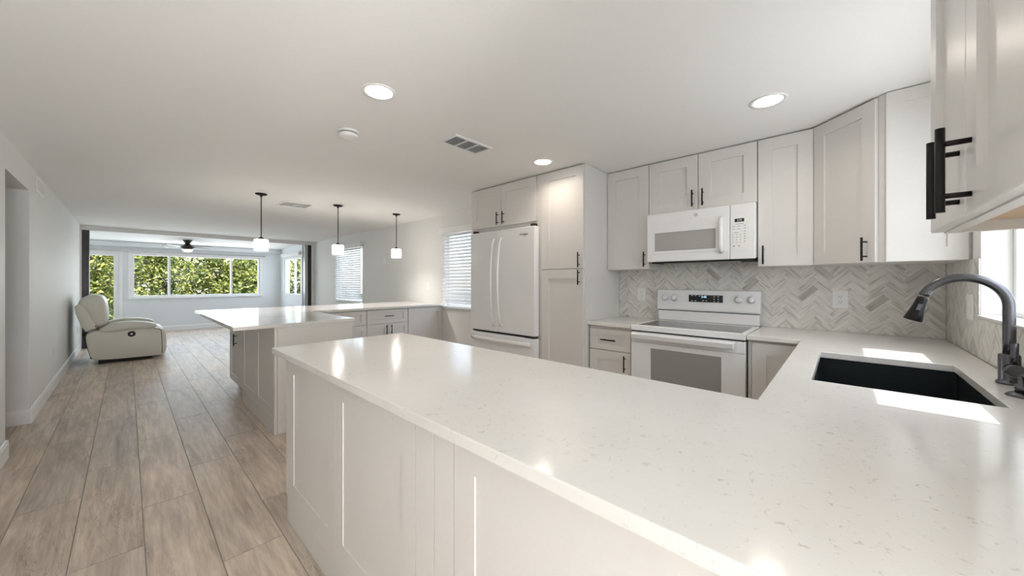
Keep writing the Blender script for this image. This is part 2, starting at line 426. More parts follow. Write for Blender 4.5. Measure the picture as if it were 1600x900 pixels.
struct('trim_2', MB().box(3.362, XR - .001, 10.45, 10.62, .001, 2.235), 'trim')

# baseboards
def bb(name, segs):
    mb = MB()
    for kind, fixed, sgn, a, b in segs:
        prof = [(0, 0), (sgn * .014, 0), (sgn * .014, .10), (sgn * .006, .125), (0, .128)]
        if kind == 'X': mb.prism([(fixed + p, z + .001) for p, z in prof], 'Y', a, b)      # board on a wall x = fixed
        else: mb.prism([(fixed + p, z + .001) for p, z in prof], 'X', a, b)
    return struct(name, mb, 'trim')
bb('baseboard_left', [('X', XL + .0005, 1, 5.318, 10.44), ('Y', 5.3295, -1, XL - .13, XL + .013), ('X', XL + .0005, 1, -2.59, 4.412), ('Y', 4.4005, 1, XL - .13, XL + .013)])
bb('baseboard_right', [('X', XR - .0005, -1, 5.77, 10.44), ('X', XR - .0005, -1, 3.2, 4.68)])
bb('baseboard_far', [('Y', 12.6495, -1, DW[1] + .09, 3.188), ('X', 3.1895, -1, 10.63, 12.63)])

# windows: frame + pane (sub-parts of the structure)
def window(name, axis, at, u0, u1, z0, z1, mull=(), t=.05, fw=.045, sgn=1, extra=None):
    """frame in the opening; at = room-side face of the frame, sgn = outward direction"""
    root = bpy.data.objects.new(name, None); COL.objects.link(root); root['kind'] = 'structure'
    cuts = [u0, u0 + fw]
    for m in mull: cuts += [m - fw * .45, m + fw * .45]
    cuts += [u1 - fw, u1]
    zs = [z0, z0 + fw, z1 - fw, z1]
    keep = lambda u, z: not (zs[1] < z < zs[2] and any(cuts[i] < u < cuts[i + 1] for i in range(1, len(cuts) - 1, 2)))
    obj('frame', MB().slab(cuts, zs, keep, at, at + sgn * t, axis), 'trim', root, bevel=.003)
    for i in range(1, len(cuts) - 1, 2):
        a = at + sgn * t * .5
        mb = MB()
        if axis == 'Y': mb.box(cuts[i], cuts[i + 1], a - .003, a + .003, zs[1], zs[2])
        else: mb.box(a - .003, a + .003, cuts[i], cuts[i + 1], zs[1], zs[2])
        obj('pane', mb, 'glass', root)
    return root
w1 = window('window_1', 'Y', 12.66, FW[0] + .001, FW[1] - .001, FW[2] + .001, FW[3] - .001, (.733, 2.0), fw=.05)
mb = MB().box(FW[0] - .05, FW[1] + .05, 12.600, 12.649, FW[2] - .035, FW[2] - .002)
obj('sill', mb, 'trim', w1, bevel=.004)
mb = MB().slab([FW[0] - .045, FW[0] + .002, FW[1] - .002, FW[1] + .045], [FW[2] - .001, FW[3] - .002, FW[3] + .045], lambda x, z: not (FW[0] < x < FW[1] and z < FW[3]), 12.635, 12.649, 'Y')
obj('casing', mb, 'trim', w1)
window('window_2', 'X', 3.20, SW[0] + .001, SW[1] - .001, SW[2] + .001, SW[3] - .001, (11.31,), fw=.055)
window('window_3', 'X', XR + .06, W1[0] + .001, W1[1] - .001, W1[2] + .001, W1[3] - .001, ((W1[0] + W1[1]) / 2,))
w4 = window('window_4', 'X', XR + .06, W2[0] + .001, W2[1] - .001, W2[2] + .001, W2[3] - .001, ((W2[0] + W2[1]) / 2,))
w5 = window('window_5', 'Y', -.56, 1.446, 2.706, 1.1, 2.049, (2.076,), t=.04, fw=.035, sgn=-1)
for wn_, (a, b, c, d) in ((bpy.data.objects['window_3'], W1), (w4, W2)):
    obj('sill', MB().box(XR - .022, XR + .058, a - .03, b + .03, c - .03, c - .002), 'stonesill', wn_, bevel=.004)
obj('sill', MB().box(1.447, 2.705, -.559, -.455, 1.1, 1.113), 'stonesill', w5, bevel=.003)
def door(name, u0, u1, y, sgn, z1):
    root = bpy.data.objects.new(name, None); COL.objects.link(root); root['kind'] = 'structure'
    fw = .085; t = .05
    obj('frame', MB().slab([u0, u0 + fw, u1 - fw, u1], [.002, .002 + fw, z1 - .07, z1 - .001], lambda u, z: not (u0 + fw < u < u1 - fw and .002 + fw < z < z1 - .07), y, y + sgn * t, 'Y'), 'trim', root, bevel=.003)
    obj('pane', MB().box(u0 + fw, u1 - fw, y + sgn * .022, y + sgn * .028, .002 + fw, z1 - .07), 'glass', root)
    hy = y - sgn * .03
    mb = MB().cyl((u1 - .045, hy, .98), (u1 - .045, hy, 1.16), .009, 10)
    for z in (1.0, 1.14): mb.cyl((u1 - .045, hy, z), (u1 - .045, y - sgn * .0004, z), .006, 8)
    obj('handle', mb, 'trim', root)
    return root
door('door_1', DW[0] + .001, DW[1] - .001, 12.66, 1, DW[3])
door('door_added', -.469, .379, -2.62, -1, 2.05)  # added glazed door out of view, an opening for extra light from behind
# casing of the sliding door and the head rail that runs over door and window
struct('trim_3', MB().slab([DW[0] - .06, DW[0], DW[1], DW[1] + .06], [.002, DW[3] + .001, DW[3] + .045], lambda x, z: not (DW[0] < x < DW[1] and z < DW[3]), 12.632, 12.649, 'Y'), 'trim')
struct('trim_4', MB().box(-1.09, 2.80, 12.60, 12.649, 1.992, 2.012), 'alu')
struct('trim_5', MB().box(-1.09, 3.18, 12.55, 12.649, 2.10, 2.214), 'sunroom')
# hinge leaves seen at the jamb of the hall opening
mb = MB()
for z in (.30, .56, 1.12, 1.82): mb.box(XL - .10, XL - .012, 4.4005, 4.4035, z, z + .09)
struct('trim_6', mb, 'handle')

# posts of the wide opening
tag(obj('black_post', MB().box(-.576, -.487, 10.46, 10.60, .001, 2.234), 'bronze', bevel=.004), 'black square post against the wall behind the cream recliner', 'post')
tag(obj('black_post', MB().box(3.283, 3.36, 10.46, 10.60, .001, 2.234), 'bronze', bevel=.004), 'narrow black post beside the window wall with the blinds, far end of the room', 'post')
tag(obj('post_sheen_strip', MB().box(3.205, 3.281, 10.47, 10.60, .001, 2.234), 'alu', bevel=.004), 'slim grey metal strip imitating the glossy side of the narrow black post', 'post')  # separate lighter strip imitates window reflections on the post's glossy side

# ---- herringbone backsplash
def herring(plane, u0, u1, z0, z1, rects, t=.008, L=.126, Wd=.042, name='backsplash'):
    """marble strips laid herringbone at 45 degrees, cut to the rectangles"""
    mb = MB(); g = .0012
    cu, cz = u0, z0; c45 = math.sqrt(.5)
    R = int(3.2 / Wd)
    n = int(round(L / Wd))
    placed = []
    for i in range(-R, R):
        for j in range(-R // 2, R):
            # herringbone lattice: horizontal tile at (i + j*... )
            for kind in (0, 1):
                if kind == 0: a0, b0, wa, wb = i * Wd, i * Wd, L, Wd
                else: a0, b0, wa, wb = i * Wd, (i + 1) * Wd, Wd, L
                # shift rows: pattern repeats by (n, -n) tiles
                a0 += j * n * Wd; b0 -= j * n * Wd
                placed.append((kind, a0, b0, wa, wb))
    def uv(a, b): return cu + (a - b) * c45, cz + (a + b) * c45
    for kind, a0, b0, wa, wb in placed:
        cs = [(a0 + g, b0 + g), (a0 + wa - g, b0 + g), (a0 + wa - g, b0 + wb - g), (a0 + g, b0 + wb - g)]
        P = [uv(*c) for c in cs]
        if max(p[0] for p in P) < u0 or min(p[0] for p in P) > u1 or max(p[1] for p in P) < z0 or min(p[1] for p in P) > z1: continue
        mb.mi = kind
        lo, hi = 0, t
        Q = []
        for h in (lo, hi):
            for (u, z) in P:
                Q.append((XR - h, u, z) if plane == 'X' else (u, YS + h, z))
        mb.hexa(Q)
    def cut(co, no):
        bmesh.ops.bisect_plane(mb.b, geom=mb.b.verts[:] + mb.b.edges[:] + mb.b.faces[:], plane_co=co, plane_no=no, clear_outer=True)
    A = Vector((0, 1, 0)) if plane == 'X' else Vector((1, 0, 0))
    cut(A * u1, A); cut(A * u0, -A); cut(Zv * z1, Zv); cut(Zv * z0, -Zv)
    mb.mi = 2
    if plane == 'X': mb.box(XR - t * .8, XR - .0003, u0, u1, z0, z1)
    else: mb.box(u0, u1, YS + .0003, YS + t * .8, z0, z1)
    if name == 'trim_cut':
        pass
    o = obj(name, mb, ['tileA', 'tileB', 'tgrout'])
    o['kind'] = 'structure'
    return o
herring('X', YS + .009, 1.672, .9145, 1.50, None)
herring('Y', 2.708, XR - .001, .9145, 1.376, None)
herring('Y', .60, 2.706, .9145, 1.098, None)

# ================================================================ COUNTERTOPS
CT, CB = .914, .884
xs = [.526, 1.292, 1.685, 2.385, 2.785, XR - .010]; ys = [YS + .010, -.344, .085, .190, .469, 2.238]
def ck(x, y):
    if 1.685 < x < 2.385 and -.344 < y < .085: return False
    if y < .19: return True
    if x < 1.292: return True
    return x > 2.785 and y < .469
tag(obj('countertop', MB().slab(xs, ys, ck, CB, CT), 'quartz', bevel=.003), 'big pale quartz worktop with the sink, wrapping from peninsula to range', 'countertop')
tag(obj('countertop', MB().slab([2.785, XR - .010], [1.270, 1.671], lambda x, y: True, CB, CT), 'quartz', bevel=.003), 'small quartz worktop between the range and the tall pantry', 'countertop')
tag(obj('countertop', MB().slab([.555, 1.495, XR - .001], [3.45, 4.65, 5.75], lambda x, y: x < 1.495 or y > 4.65, CB, CT), 'quartz', bevel=.003), 'glossy quartz top of the far island, running on to the wall under the pendants', 'countertop')

# ================================================================ CABINETS
# peninsula
pen = thing('peninsula_cabinet', 'long off-white panelled peninsula under the big worktop, nearest the floor aisle', 'cabinet', (.93, 1.0, 0))
obj('body', MB().box(.60, 1.27, YS + .012, 2.168, .10, .883).box(.60, 1.21, YS + .012, 2.168, .001, .10), 'cab', pen)
F = FX(.599)
def pan(F, root, u0, u1, w0, w1, r0, r1, s0, s1, nm='panel'):
    """flat panel with one recess u r0..r1, w s0..s1"""
    mb = MB(); P = lambda u, w, n: mb.b.verts.new(fp(F, u, w, n))
    n1 = .019; d = .0035
    o = [(u0, w0), (u1, w0), (u1, w1), (u0, w1)]; i = [(r0, s0), (r1, s0), (r1, s1), (r0, s1)]
    c = .002
    c = .0005; i2 = [(r0 + c, s0 + c), (r1 - c, s0 + c), (r1 - c, s1 - c), (r0 + c, s1 - c)]
    R = [[P(*q, 0) for q in o], [P(*q, n1) for q in o], [P(*q, n1) for q in i], [P(*q, n1 - d) for q in i2]]
    mb.face(R[0][::-1]); mb.face(R[3])
    for a, b in zip(R, R[1:]):
        for k in range(4): mb.face([a[k], a[(k + 1) % 4], b[(k + 1) % 4], b[k]])
    return obj(nm, mb, 'cab', root)
pan(F, pen, 1.530, 2.168, .135, .883, 1.605, 2.065, .222, .79)
pan(F, pen, .928, 1.5295, .135, .883, 1.006, 1.452, .222, .79)
obj('filler_strip', MB().fbox(F, .8355, .9255, .135, .883, 0, .0188), 'cab', pen)
obj('filler_strip', MB().fbox(F, .7465, .8325, .135, .883, 0, .0186), 'cab', pen)
pan(F, pen, .13, .744, .135, .883, .21, .664, .222, .79)
pan(F, pen, YS + .012, .1295, .135, .883, -.39, .05, .222, .79)
obj('plinth', MB().fbox(F, YS + .012, 2.168, .001, .1345, 0, .019), 'cab', pen)
pan(FYp(2.1685), pen, .58, 1.27, .135, .883, .66, 1.19, .222, .79, 'end_panel')
fronts(FXp(1.2705), pen, [('door', .20, .80, .105, .675, (.74, .60, True)), ('drawer', .20, .80, .68, .88, (.5, .78, False)),
                        ('door', .80, 1.46, .105, .675, (.86, .60, True)), ('drawer', .80, 1.46, .68, .88, (1.13, .78, False)), ('door', 1.46, 2.16, .105, .88, (1.53, .80, True))])

# base cabinet between range and pantry
def base(name, label, x0, x1, y0, y1, toe=True):
    t = thing(name, label, 'cabinet', ((x0 + x1) / 2, (y0 + y1) / 2, 0))
    return t
b1 = base('base_cabinet', 'narrow base cabinet with one drawer and one door between range and pantry', 2.83, XR, 1.272, 1.668)
obj('body', MB().box(2.831, XR - .002, 1.272, 1.668, .10, .883).box(2.90, XR - .002, 1.272, 1.668, .001, .10), 'cab', b1)
fronts(FX(2.83), b1, [('drawer', 1.280, 1.662, .678, .855, (1.47, .768, False)), ('door', 1.280, 1.662, .105, .674, (1.325, .585, True))])
# corner base cabinet right of range and the sink base along the window wall
b2 = base('base_cabinet', 'corner base cabinet with a plain panelled door just beside the range', 2.83, XR, .0, .468)
obj('body', MB().box(2.831, XR - .002, -.40, .467, .10, .883).box(2.90, XR - .002, -.40, .467, .001, .10), 'cab', b2)
obj('filler_strip', MB().fbox(FX(2.83), .449, .466, .105, .883, .001, .008), 'cab', b2)
fronts(FX(2.83), b2, [('door', .19, .447, .105, .868, None)], stile=.08)
b3 = base('sink_base_cabinet', 'off-white base cabinet carrying the dark sink', 1.30, 2.80, -.4, .15)
mb = MB().box(1.30, 2.80, -.45, .14, .10, .62).box(1.30, 2.80, -.45, .08, .001, .10).box(1.30, 1.62, -.45, .14, .621, .883).box(2.45, 2.80, -.45, .14, .621, .883).box(1.62, 2.45, .1155, .14, .621, .883)
obj('body', mb, 'cab', b3)
fronts(FYp(.141), b3, [('door', 1.60, 2.03, .105, .88, (1.97, .80, True)), ('door', 2.03, 2.46, .105, .88, (2.09, .80, True))])

# pantry and refrigerator surround
XP = 2.73
pt = thing('pantry_cabinet', 'tall off-white pantry cabinet with two stacked doors beside the refrigerator', 'cabinet', (3.07, 1.94, 0))
obj('body', MB().box(XP + .02, XR - .001, 1.674, 2.205, .001, H - .004), 'cab', pt)
fronts(FX(XP + .02), pt, [('door', 1.676, 2.143, 1.383, H - .012, (1.716, 1.46, True)), ('door', 1.676, 2.143, .105, 1.379, (1.716, 1.305, True))], stile=.083)
obj('filler_strip', MB().fbox(FX(XP + .02), 2.146, 2.204, .105, H - .012, .001, .012), 'cab', pt)
fc = thing('wall_cabinet', 'two-door cabinet at the ceiling above the refrigerator', 'cabinet', (3.07, 2.69, 1.85))
obj('body', MB().box(XP + .02, XR - .001, 2.208, 3.18, 1.855, H - .004), 'cab', fc)
obj('light_rail', MB().box(XP + .022, XP + .040, 2.208, 3.18, 1.812, 1.854), 'cab', fc)
fronts(FX(XP + .02), fc, [('door', 2.21, 2.691, 1.862, H - .012, (2.65, 1.945, True)), ('door', 2.693, 3.176, 1.862, H - .012, (2.735, 1.945, True))], stile=.085)

# wall cabinets on the range wall
XU = 3.155; UB = 1.377
def wallcab(label, y0, y1, zb, doors):
    t = thing('wall_cabinet', label, 'cabinet', ((XU + XR) / 2, (y0 + y1) / 2, zb))
    obj('body', MB().box(XU + .02, XR - .001, y0 + .001, y1 - .001, zb, H - .004), 'cab', t)
    fronts(FX(XU + .02), t, doors, stile=.083)
    return t
wallcab('single-door wall cabinet between the pantry and the microwave', 1.268, 1.672, UB, [('door', 1.269, 1.671, UB + .001, H - .012, (1.305, 1.465, True))])
wallcab('short two-door wall cabinet directly over the microwave', .464, 1.268, 1.850, [('door', .465, .865, 1.853, H - .012, (.828, 1.945, True)), ('door', .867, 1.267, 1.853, H - .012, (.905, 1.945, True))])
wallcab('tall narrow wall cabinet between the microwave and the angled corner cabinet', .145, .463, UB, [('door', .147, .462, UB + .001, H - .012, (.427, 1.46, True))])
# diagonal corner cabinet
dg = thing('corner_cabinet', 'angled corner wall cabinet with one door and a panelled end facing the sink', 'cabinet', (3.2, -.2, UB))
P0 = Vector((XU + .02, .143)); P1 = Vector((2.866, -.166))
dv = (P1 - P0).normalized(); Ld = (P1 - P0).length
nv = Vector((dv.y, -dv.x)); nv = nv if nv.x < 0 else -nv
poly = [(XR - .001, .143), (P0.x, P0.y), (P1.x, P1.y), (P1.x, YS + .001), (XR - .001, YS + .001)]
obj('body', MB().prism(poly, 'Z', UB, H - .004), 'cab', dg)
FD = (Vector((P0.x, P0.y, 0)), Vector((dv.x, dv.y, 0)), Zv, Vector((nv.x, nv.y, 0)))
fronts(FD, dg, [('door', .012, Ld - .028, UB + .001, H - .012, (Ld - .075, 1.455, True))], stile=.075)
obj('end_panel', MB().shaker(FX(P1.x), YS + .012, -.172, UB + .001, H - .006, n0=.0005, n1=.017, stile=.068), 'cab', dg)
# near wall cabinet beside the window, seen edge-on
nc = thing('wall_cabinet', 'two-door wall cabinet close to the camera with long black handles and bare wood underside', 'cabinet', (.93, -.3, UB))
nb = MB().box(.602, 1.25, YS + .001, YS + .012, UB, H - .004).box(.602, .62, YS + .013, -.166, UB, H - .004).box(1.232, 1.25, YS + .013, -.166, UB, H - .004).box(.621, 1.231, -.185, -.166, UB + .0, H - .004)
nb.box(.621, 1.231, YS + .013, -.186, H - .03, H - .004)
obj('body', nb, 'cab', nc)
obj('bottom_board', MB().box(.621, 1.231, YS + .013, -.186, UB + .022, UB + .036), 'cabin', nc)
fronts(FYp(-.166), nc, [('door', .932, 1.25, UB + .001, H - .012, (.972, 1.448, True)), ('door', .612, .930, UB + .001, H - .012, (.892, 1.448, True))], stile=.062)

# island and its leg to the wall
isl = thing('island_cabinet', 'white-ended island base with panelled side facing the floor aisle', 'cabinet', (1.15, 4.0, 0))
obj('body', MB().box(.845, 1.455, 3.449, 4.628, .001, .883), 'cab', isl)
F = FX(.844)
pan(F, isl, 3.435, 4.03, .135, .883, 3.533, 3.965, .21, .80)
pan(F, isl, 4.0305, 4.63, .135, .883, 4.10, 4.55, .21, .80)
obj('plinth', MB().fbox(F, 3.435, 4.63, .001, .1345, 0, .02), 'cab', isl)
pan(FY(3.4485), isl, .8455, 1.455, .135, .875, .94, 1.375, .21, .775, 'end_panel')
obj('plinth', MB().fbox(FY(3.4485), .8455, 1.455, .001, .1345, 0, .021), 'cab', isl)
fronts(FXp(1.4555), isl, [('door', 3.46, 4.03, .105, .675, (3.98, .6, True)), ('door', 4.03, 4.60, .105, .675, (4.08, .6, True)), ('drawer', 3.46, 4.03, .68, .875, (3.75, .78, False)), ('drawer', 4.03, 4.60, .68, .875, (4.3, .78, False))])
ic = thing('island_cabinet', 'island door cabinet with black pull and dark toe kick, aisle side under the counter overhang', 'cabinet', (1.15, 5.05, 0))
obj('body', MB().box(.866, 1.455, 4.631, 5.45, .10, .883).box(.93, 1.455, 4.631, 5.45, .001, .10), 'cab', ic)
fronts(FX(.865), ic, [('drawer', 4.86, 5.44, .70, .875, (5.15, .79, False)), ('door', 4.86, 5.44, .105, .695, (5.02, .61, True))], stile=.07)
obj('filler_strip', MB().fbox(FX(.865), 4.64, 4.857, .105, .875, .001, .018), 'cab', ic)
lc = thing('base_cabinet', 'base cabinet partly hidden behind the island end, drawer over door', 'cabinet', (1.83, 5.1, 0))
obj('body', MB().box(1.50, 2.186, 4.71, 5.40, .10, .883).box(1.50, 2.186, 4.78, 5.40, .001, .10), 'cab', lc)
fronts(FY(4.709), lc, [('drawer', 1.60, 2.185, .682, .872, (1.89, .79, False)), ('door', 1.60, 2.185, .105, .678, (1.66, .60, True))], stile=.06)
lb = thing('base_cabinet', 'base cabinet with one wide drawer over two doors with paired black handles', 'cabinet', (2.5, 5.1, 0))
obj('body', MB().box(2.19, 2.808, 4.71, 5.40, .10, .883).box(2.19, 2.808, 4.78, 5.40, .001, .10), 'cab', lb)
fronts(FY(4.709), lb, [('drawer', 2.192, 2.806, .682, .872, (2.50, .785, False)), ('door', 2.192, 2.498, .105, .678, (2.462, .595, True)), ('door', 2.50, 2.806, .105, .678, (2.536, .595, True))], stile=.055)
ld = thing('base_cabinet', 'plain panelled base cabinet without handles against the window wall', 'cabinet', (3.1, 5.1, 0))
obj('body', MB().box(2.812, XR - .002, 4.71, 5.40, .10, .883).box(2.812, XR - .002, 4.78, 5.40, .001, .10), 'cab', ld)
fronts(FY(4.709), ld, [('panel', 2.815, XR - .004, .105, .878, None)], stile=.075)

# ================================================================ REFRIGERATOR
fr = thing('refrigerator', 'white french-door refrigerator with bottom freezer drawer', 'refrigerator', (3.0, 2.64, 0))
XF = 2.655
obj('body', MB().box(XF + .075, XR - .03, 2.208, 3.07, .03, 1.785), 'white', fr, bevel=.004)
for y0, y1, hy in ((2.665 + .002, 3.108, 2.715), (2.168, 2.665 - .002, 2.612)):
    d = obj('door', MB().box(XF, XF + .07, y0, y1, .735, 1.805), 'white', fr, bevel=.010, seg=3)
    pts = []
    for k in range(17):
        t = k / 16; z = .80 + .92 * t
        pts.append((XF - .012 - .052 * math.sin(PI * t) ** .6, hy, z))
    mb = MB().tube(pts, .0125, 12, flat=.75)
    mb.cyl((XF + .004, hy, .805), (XF - .014, hy, .805), .014, 12).cyl((XF + .004, hy, 1.715), (XF - .014, hy, 1.715), .014, 12)
    obj('handle', mb, 'white', d)
fz = obj('freezer_drawer', MB().box(XF, XF + .07, 2.168, 3.108, .08, .712), 'white', fr, bevel=.010, seg=3)
pts = [(XF - .008 - .035 * math.sin(PI * k / 12) ** .4, 2.215 + (3.06 - 2.215) * k / 12, .655) for k in range(13)]
obj('handle', MB().tube(pts, .022, 12, flat=1.0), 'white', fz)
for y in (2.185, 3.035): obj('hinge_cap', MB().box(XF + .02, XF + .065, y, y + .05, 1.8055, 1.83), 'dark', fr)
obj('hinge_strip', MB().box(XF + .01, XF + .06, 2.175, 2.30, .716, .731).box(XF + .03, XF + .074, 2.3, 3.1, .716, .731), 'dark', fr)
obj('grille', MB().box(XF + .04, XF + .074, 2.22, 3.06, .005, .075), 'grey', fr)
def text(name, s, size, loc, rot, m, parent, ext=.0006, align='CENTER', font_shear=0):
    c = bpy.data.curves.new(name, 'FONT'); c.body = s; c.size = size; c.extrude = ext; c.align_x = align; c.align_y = 'CENTER'; c.shear = font_shear
    c.materials.append(M[m]); o = bpy.data.objects.new(name, c); COL.objects.link(o); o.location = loc; o.rotation_euler = rot
    bpy.context.view_layer.update()
    me = bpy.data.meshes.new_from_object(o); me.materials.clear(); me.materials.append(M[m])
    o2 = bpy.data.objects.new(name, me); COL.objects.link(o2); o2.location = loc; o2.rotation_euler = rot
    bpy.data.objects.remove(o)
    if parent is not None: o2.parent = parent; o2.matrix_parent_inverse = Matrix.Translation(wloc(parent)).inverted()
    return o2
RX = (PI / 2, 0, -PI / 2)      # text lying on a face that looks towards -X
M['grey2'] = mat('dark_grey_print', (.08, .08, .085), .4)
text('logo', 'Whirlpool', .026, (XF - .0008, 2.308, 1.733), RX, 'grey2', fr)
ring = MB(); ring.tube([(XF - .0008, 2.308 + .028 * math.cos(t), 1.730 + .014 * math.sin(t)) for t in [PI * .05 + 1.5 * PI * k / 20 for k in range(21)]], .0008, 6)
obj('logo_swoosh', ring, 'grey2', fr)

# ================================================================ RANGE
rg = thing('range', 'white electric range with black glass cooktop and rear control panel', 'stove', (3.1, .868, 0))
Y0, Y1 = .474, 1.265; XD = 2.782
obj('body', MB().box(XD + .02, 3.33, Y0 + .003, Y1 - .003, .03, .866), 'white', rg, bevel=.002)
obj('cooktop_frame', MB().slab([XD + .002, 2.832, 3.285, 3.33], [Y0, Y0 + .034, Y1 - .034, Y1], lambda x, y: not (2.832 < x < 3.285 and Y0 + .034 < y < Y1 - .034), .876, .9185), 'white', rg, bevel=.004)
obj('cooktop_glass', MB().box(2.832, 3.285, Y0 + .034, Y1 - .034, .878, .9165), 'blackglass', rg)
for cx, cy, r in ((2.96, .68, .10), (2.96, 1.06, .085), (3.17, .68, .075), (3.17, 1.06, .10)):
    mb = MB().lathe((cx, cy, .9166), [(r, 0), (r, .0003), (r - .003, .0003), (r - .003, 0)], 40, close=False)
    obj('burner_ring', mb, 'grey', rg)
od = obj('oven_door', MB().slab([Y0 + .002, .619, 1.105, Y1 - .002], [.17, .36, .745, .866], lambda y, z: not (.619 < y < 1.105 and .36 < z < .745), XD, XD + .018, 'X'), 'white', rg, bevel=.004)
obj('oven_glass', MB().box(XD + .003, XD + .012, .6195, 1.1045, .3605, .7445), 'ovenglass', od)
obj('door_groove', MB().box(XD - .0006, XD + .002, Y0 + .004, Y1 - .004, .7845, .7875), 'grey', od)
hb = MB().prism([(XD - .0005, .862), (XD - .043, .862), (XD - .052, .852), (XD - .046, .818), (XD - .038, .812), (XD - .030, .822), (XD - .030, .845), (XD - .0005, .848)], 'Y', .535, 1.245)
obj('handle', hb, 'white', od, bevel=.004)
obj('vent_slot', MB().box(XD + .0, XD + .019, Y0 + .004, Y1 - .004, .8675, .875), 'dark', rg)
obj('storage_drawer', MB().box(XD, XD + .018, Y0 + .002, Y1 - .002, .045, .165), 'white', rg, bevel=.004)
obj('riser', MB().box(3.342, 3.395, Y0 + .006, Y1 - .012, .919, 1.006), 'white', rg, bevel=.003)
cp = obj('control_panel', MB().prism([(3.335, 1.013), (3.330, 1.025), (3.338, 1.188), (3.343, 1.192), (3.405, 1.192), (3.405, 1.013)], 'Y', Y0 - .004, Y1 - .006), 'white', rg, bevel=.002)
obj('panel_gap', MB().box(3.348, 3.39, Y0 + .004, Y1 - .010, 1.0065, 1.0125), 'dark', rg)
dp = obj('display', MB().box(3.3295, 3.336, .727, .988, 1.092, 1.152), 'blackglass', cp)
text('digits', '2:45', .024, (3.3288, .868, 1.136), RX, 'display', dp)
mb = MB()
for y, z in [(.962, 1.145), (.933, 1.145), (.903, 1.143), (.962, 1.103), (.933, 1.103), (.79, 1.14), (.76, 1.14), (.79, 1.12), (.76, 1.12), (.79, 1.10), (.76, 1.10), (.875, 1.104), (.85, 1.104)]:
    mb.box(3.3289, 3.3294, y - .006, y + .006, z - .0022, z + .0022)
obj('key_lettering', mb, 'plastic', dp)
for y in (1.191, 1.111, .613, .528):
    k = obj('knob', MB().lathe((3.3325, y, 1.122), [(.030, 0), (.030, -.004), (.0215, -.006), (.020, -.026), (.016, -.029)], 28, 'X'), 'white', cp)
    obj('pointer', MB().box(3.296, 3.304, y - .0045, y + .0045, 1.103, 1.141), 'white', k, bevel=.002)
    obj('tick', MB().box(3.3345, 3.3352, y - .001, y + .001, 1.158, 1.166), 'grey', k)

# ================================================================ MICROWAVE
XM = 3.10
mw = thing('microwave', 'white over-the-range microwave with grey window and keypad', 'microwave', (3.26, .865, 1.436))
obj('body', MB().box(XM + .035, XR - .012, .468, 1.262, 1.450, 1.846), 'white', mw, bevel=.004)
obj('vent_base', MB().box(XM + .05, XR - .02, .49, 1.24, 1.425, 1.449), 'dark', mw)
obj('light_lens', MB().box(XM + .08, XM + .16, .58, 1.15, 1.4195, 1.4245), 'alu', mw)
md = obj('door', MB().slab([.631, .676, .70, 1.205, 1.262], [1.436, 1.50, 1.762, 1.847], lambda y, z: True, XM, XM + .034, 'X'), 'white', mw, bevel=.006)
obj('window_surround', MB().box(XM - .003, XM + .001, .66, 1.212, 1.502, 1.760), 'white', md, bevel=.0025)
obj('screen', MB().box(XM - .0042, XM - .003, .7315, 1.186, 1.532, 1.675), 'mwglass', md)
obj('screen_rim', MB().slab([.7265, .7315, 1.186, 1.191], [1.527, 1.532, 1.675, 1.680], lambda y, z: not (.7315 < y < 1.186 and 1.532 < z < 1.675), XM - .0048, XM - .003, 'X'), 'grey', md)
pts = [(XM - .006 - .030 * min(1, math.sin(PI * k / 14) * 2.2), .683, 1.492 + .268 * k / 14) for k in range(15)]
obj('handle', MB().tube(pts, .0155, 12), 'white', md)
lo = obj('logo', MB().lathe((XM - .0006, .868, 1.803), [(.0125, 0), (.0125, -.001), (.010, -.001), (.010, 0)], 28, 'X', close=False), 'grey2', md)
text('monogram', 'GE', .012, (XM - .0012, .868, 1.803), RX, 'grey2', lo, .0003, font_shear=.3)
kp = obj('control_side', MB().box(XM, XM + .034, .468, .6285, 1.436, 1.847), 'white', mw, bevel=.006)
obj('keypad', MB().box(XM - .0015, XM + .001, .502, .624, 1.502, 1.760), 'plastic', kp, bevel=.001)
ds = obj('display', MB().box(XM - .0022, XM - .0015, .537, .598, 1.712, 1.737), 'blackglass', kp)
text('digits', '2:45', .019, (XM - .0026, .567, 1.7245), RX, 'plastic', ds, .0002)
mb = MB()
def mk(y, z, wy=.009, wz=.0035): mb.box(XM - .0019, XM - .0015, y - wy / 2, y + wy / 2, z - wz / 2, z + wz / 2)
for r in range(4):
    for c in range(3): mk(.609 - c * .024, 1.618 - r * .019)
for y, z in ((.605, 1.68), (.572, 1.68), (.605, 1.662), (.572, 1.662)): mk(y, z, .016, .0035)
mk(.567, 1.697, .05, .003); mk(.59, 1.633, .03, .003)
for z in (1.683, 1.664, 1.642, 1.622, 1.603, 1.585, 1.565): mk(.533, z, .011, .005)
mk(.602, 1.533, .014, .008); mk(.570, 1.533, .010, .008)
obj('key_lettering', mb, 'grey', kp)

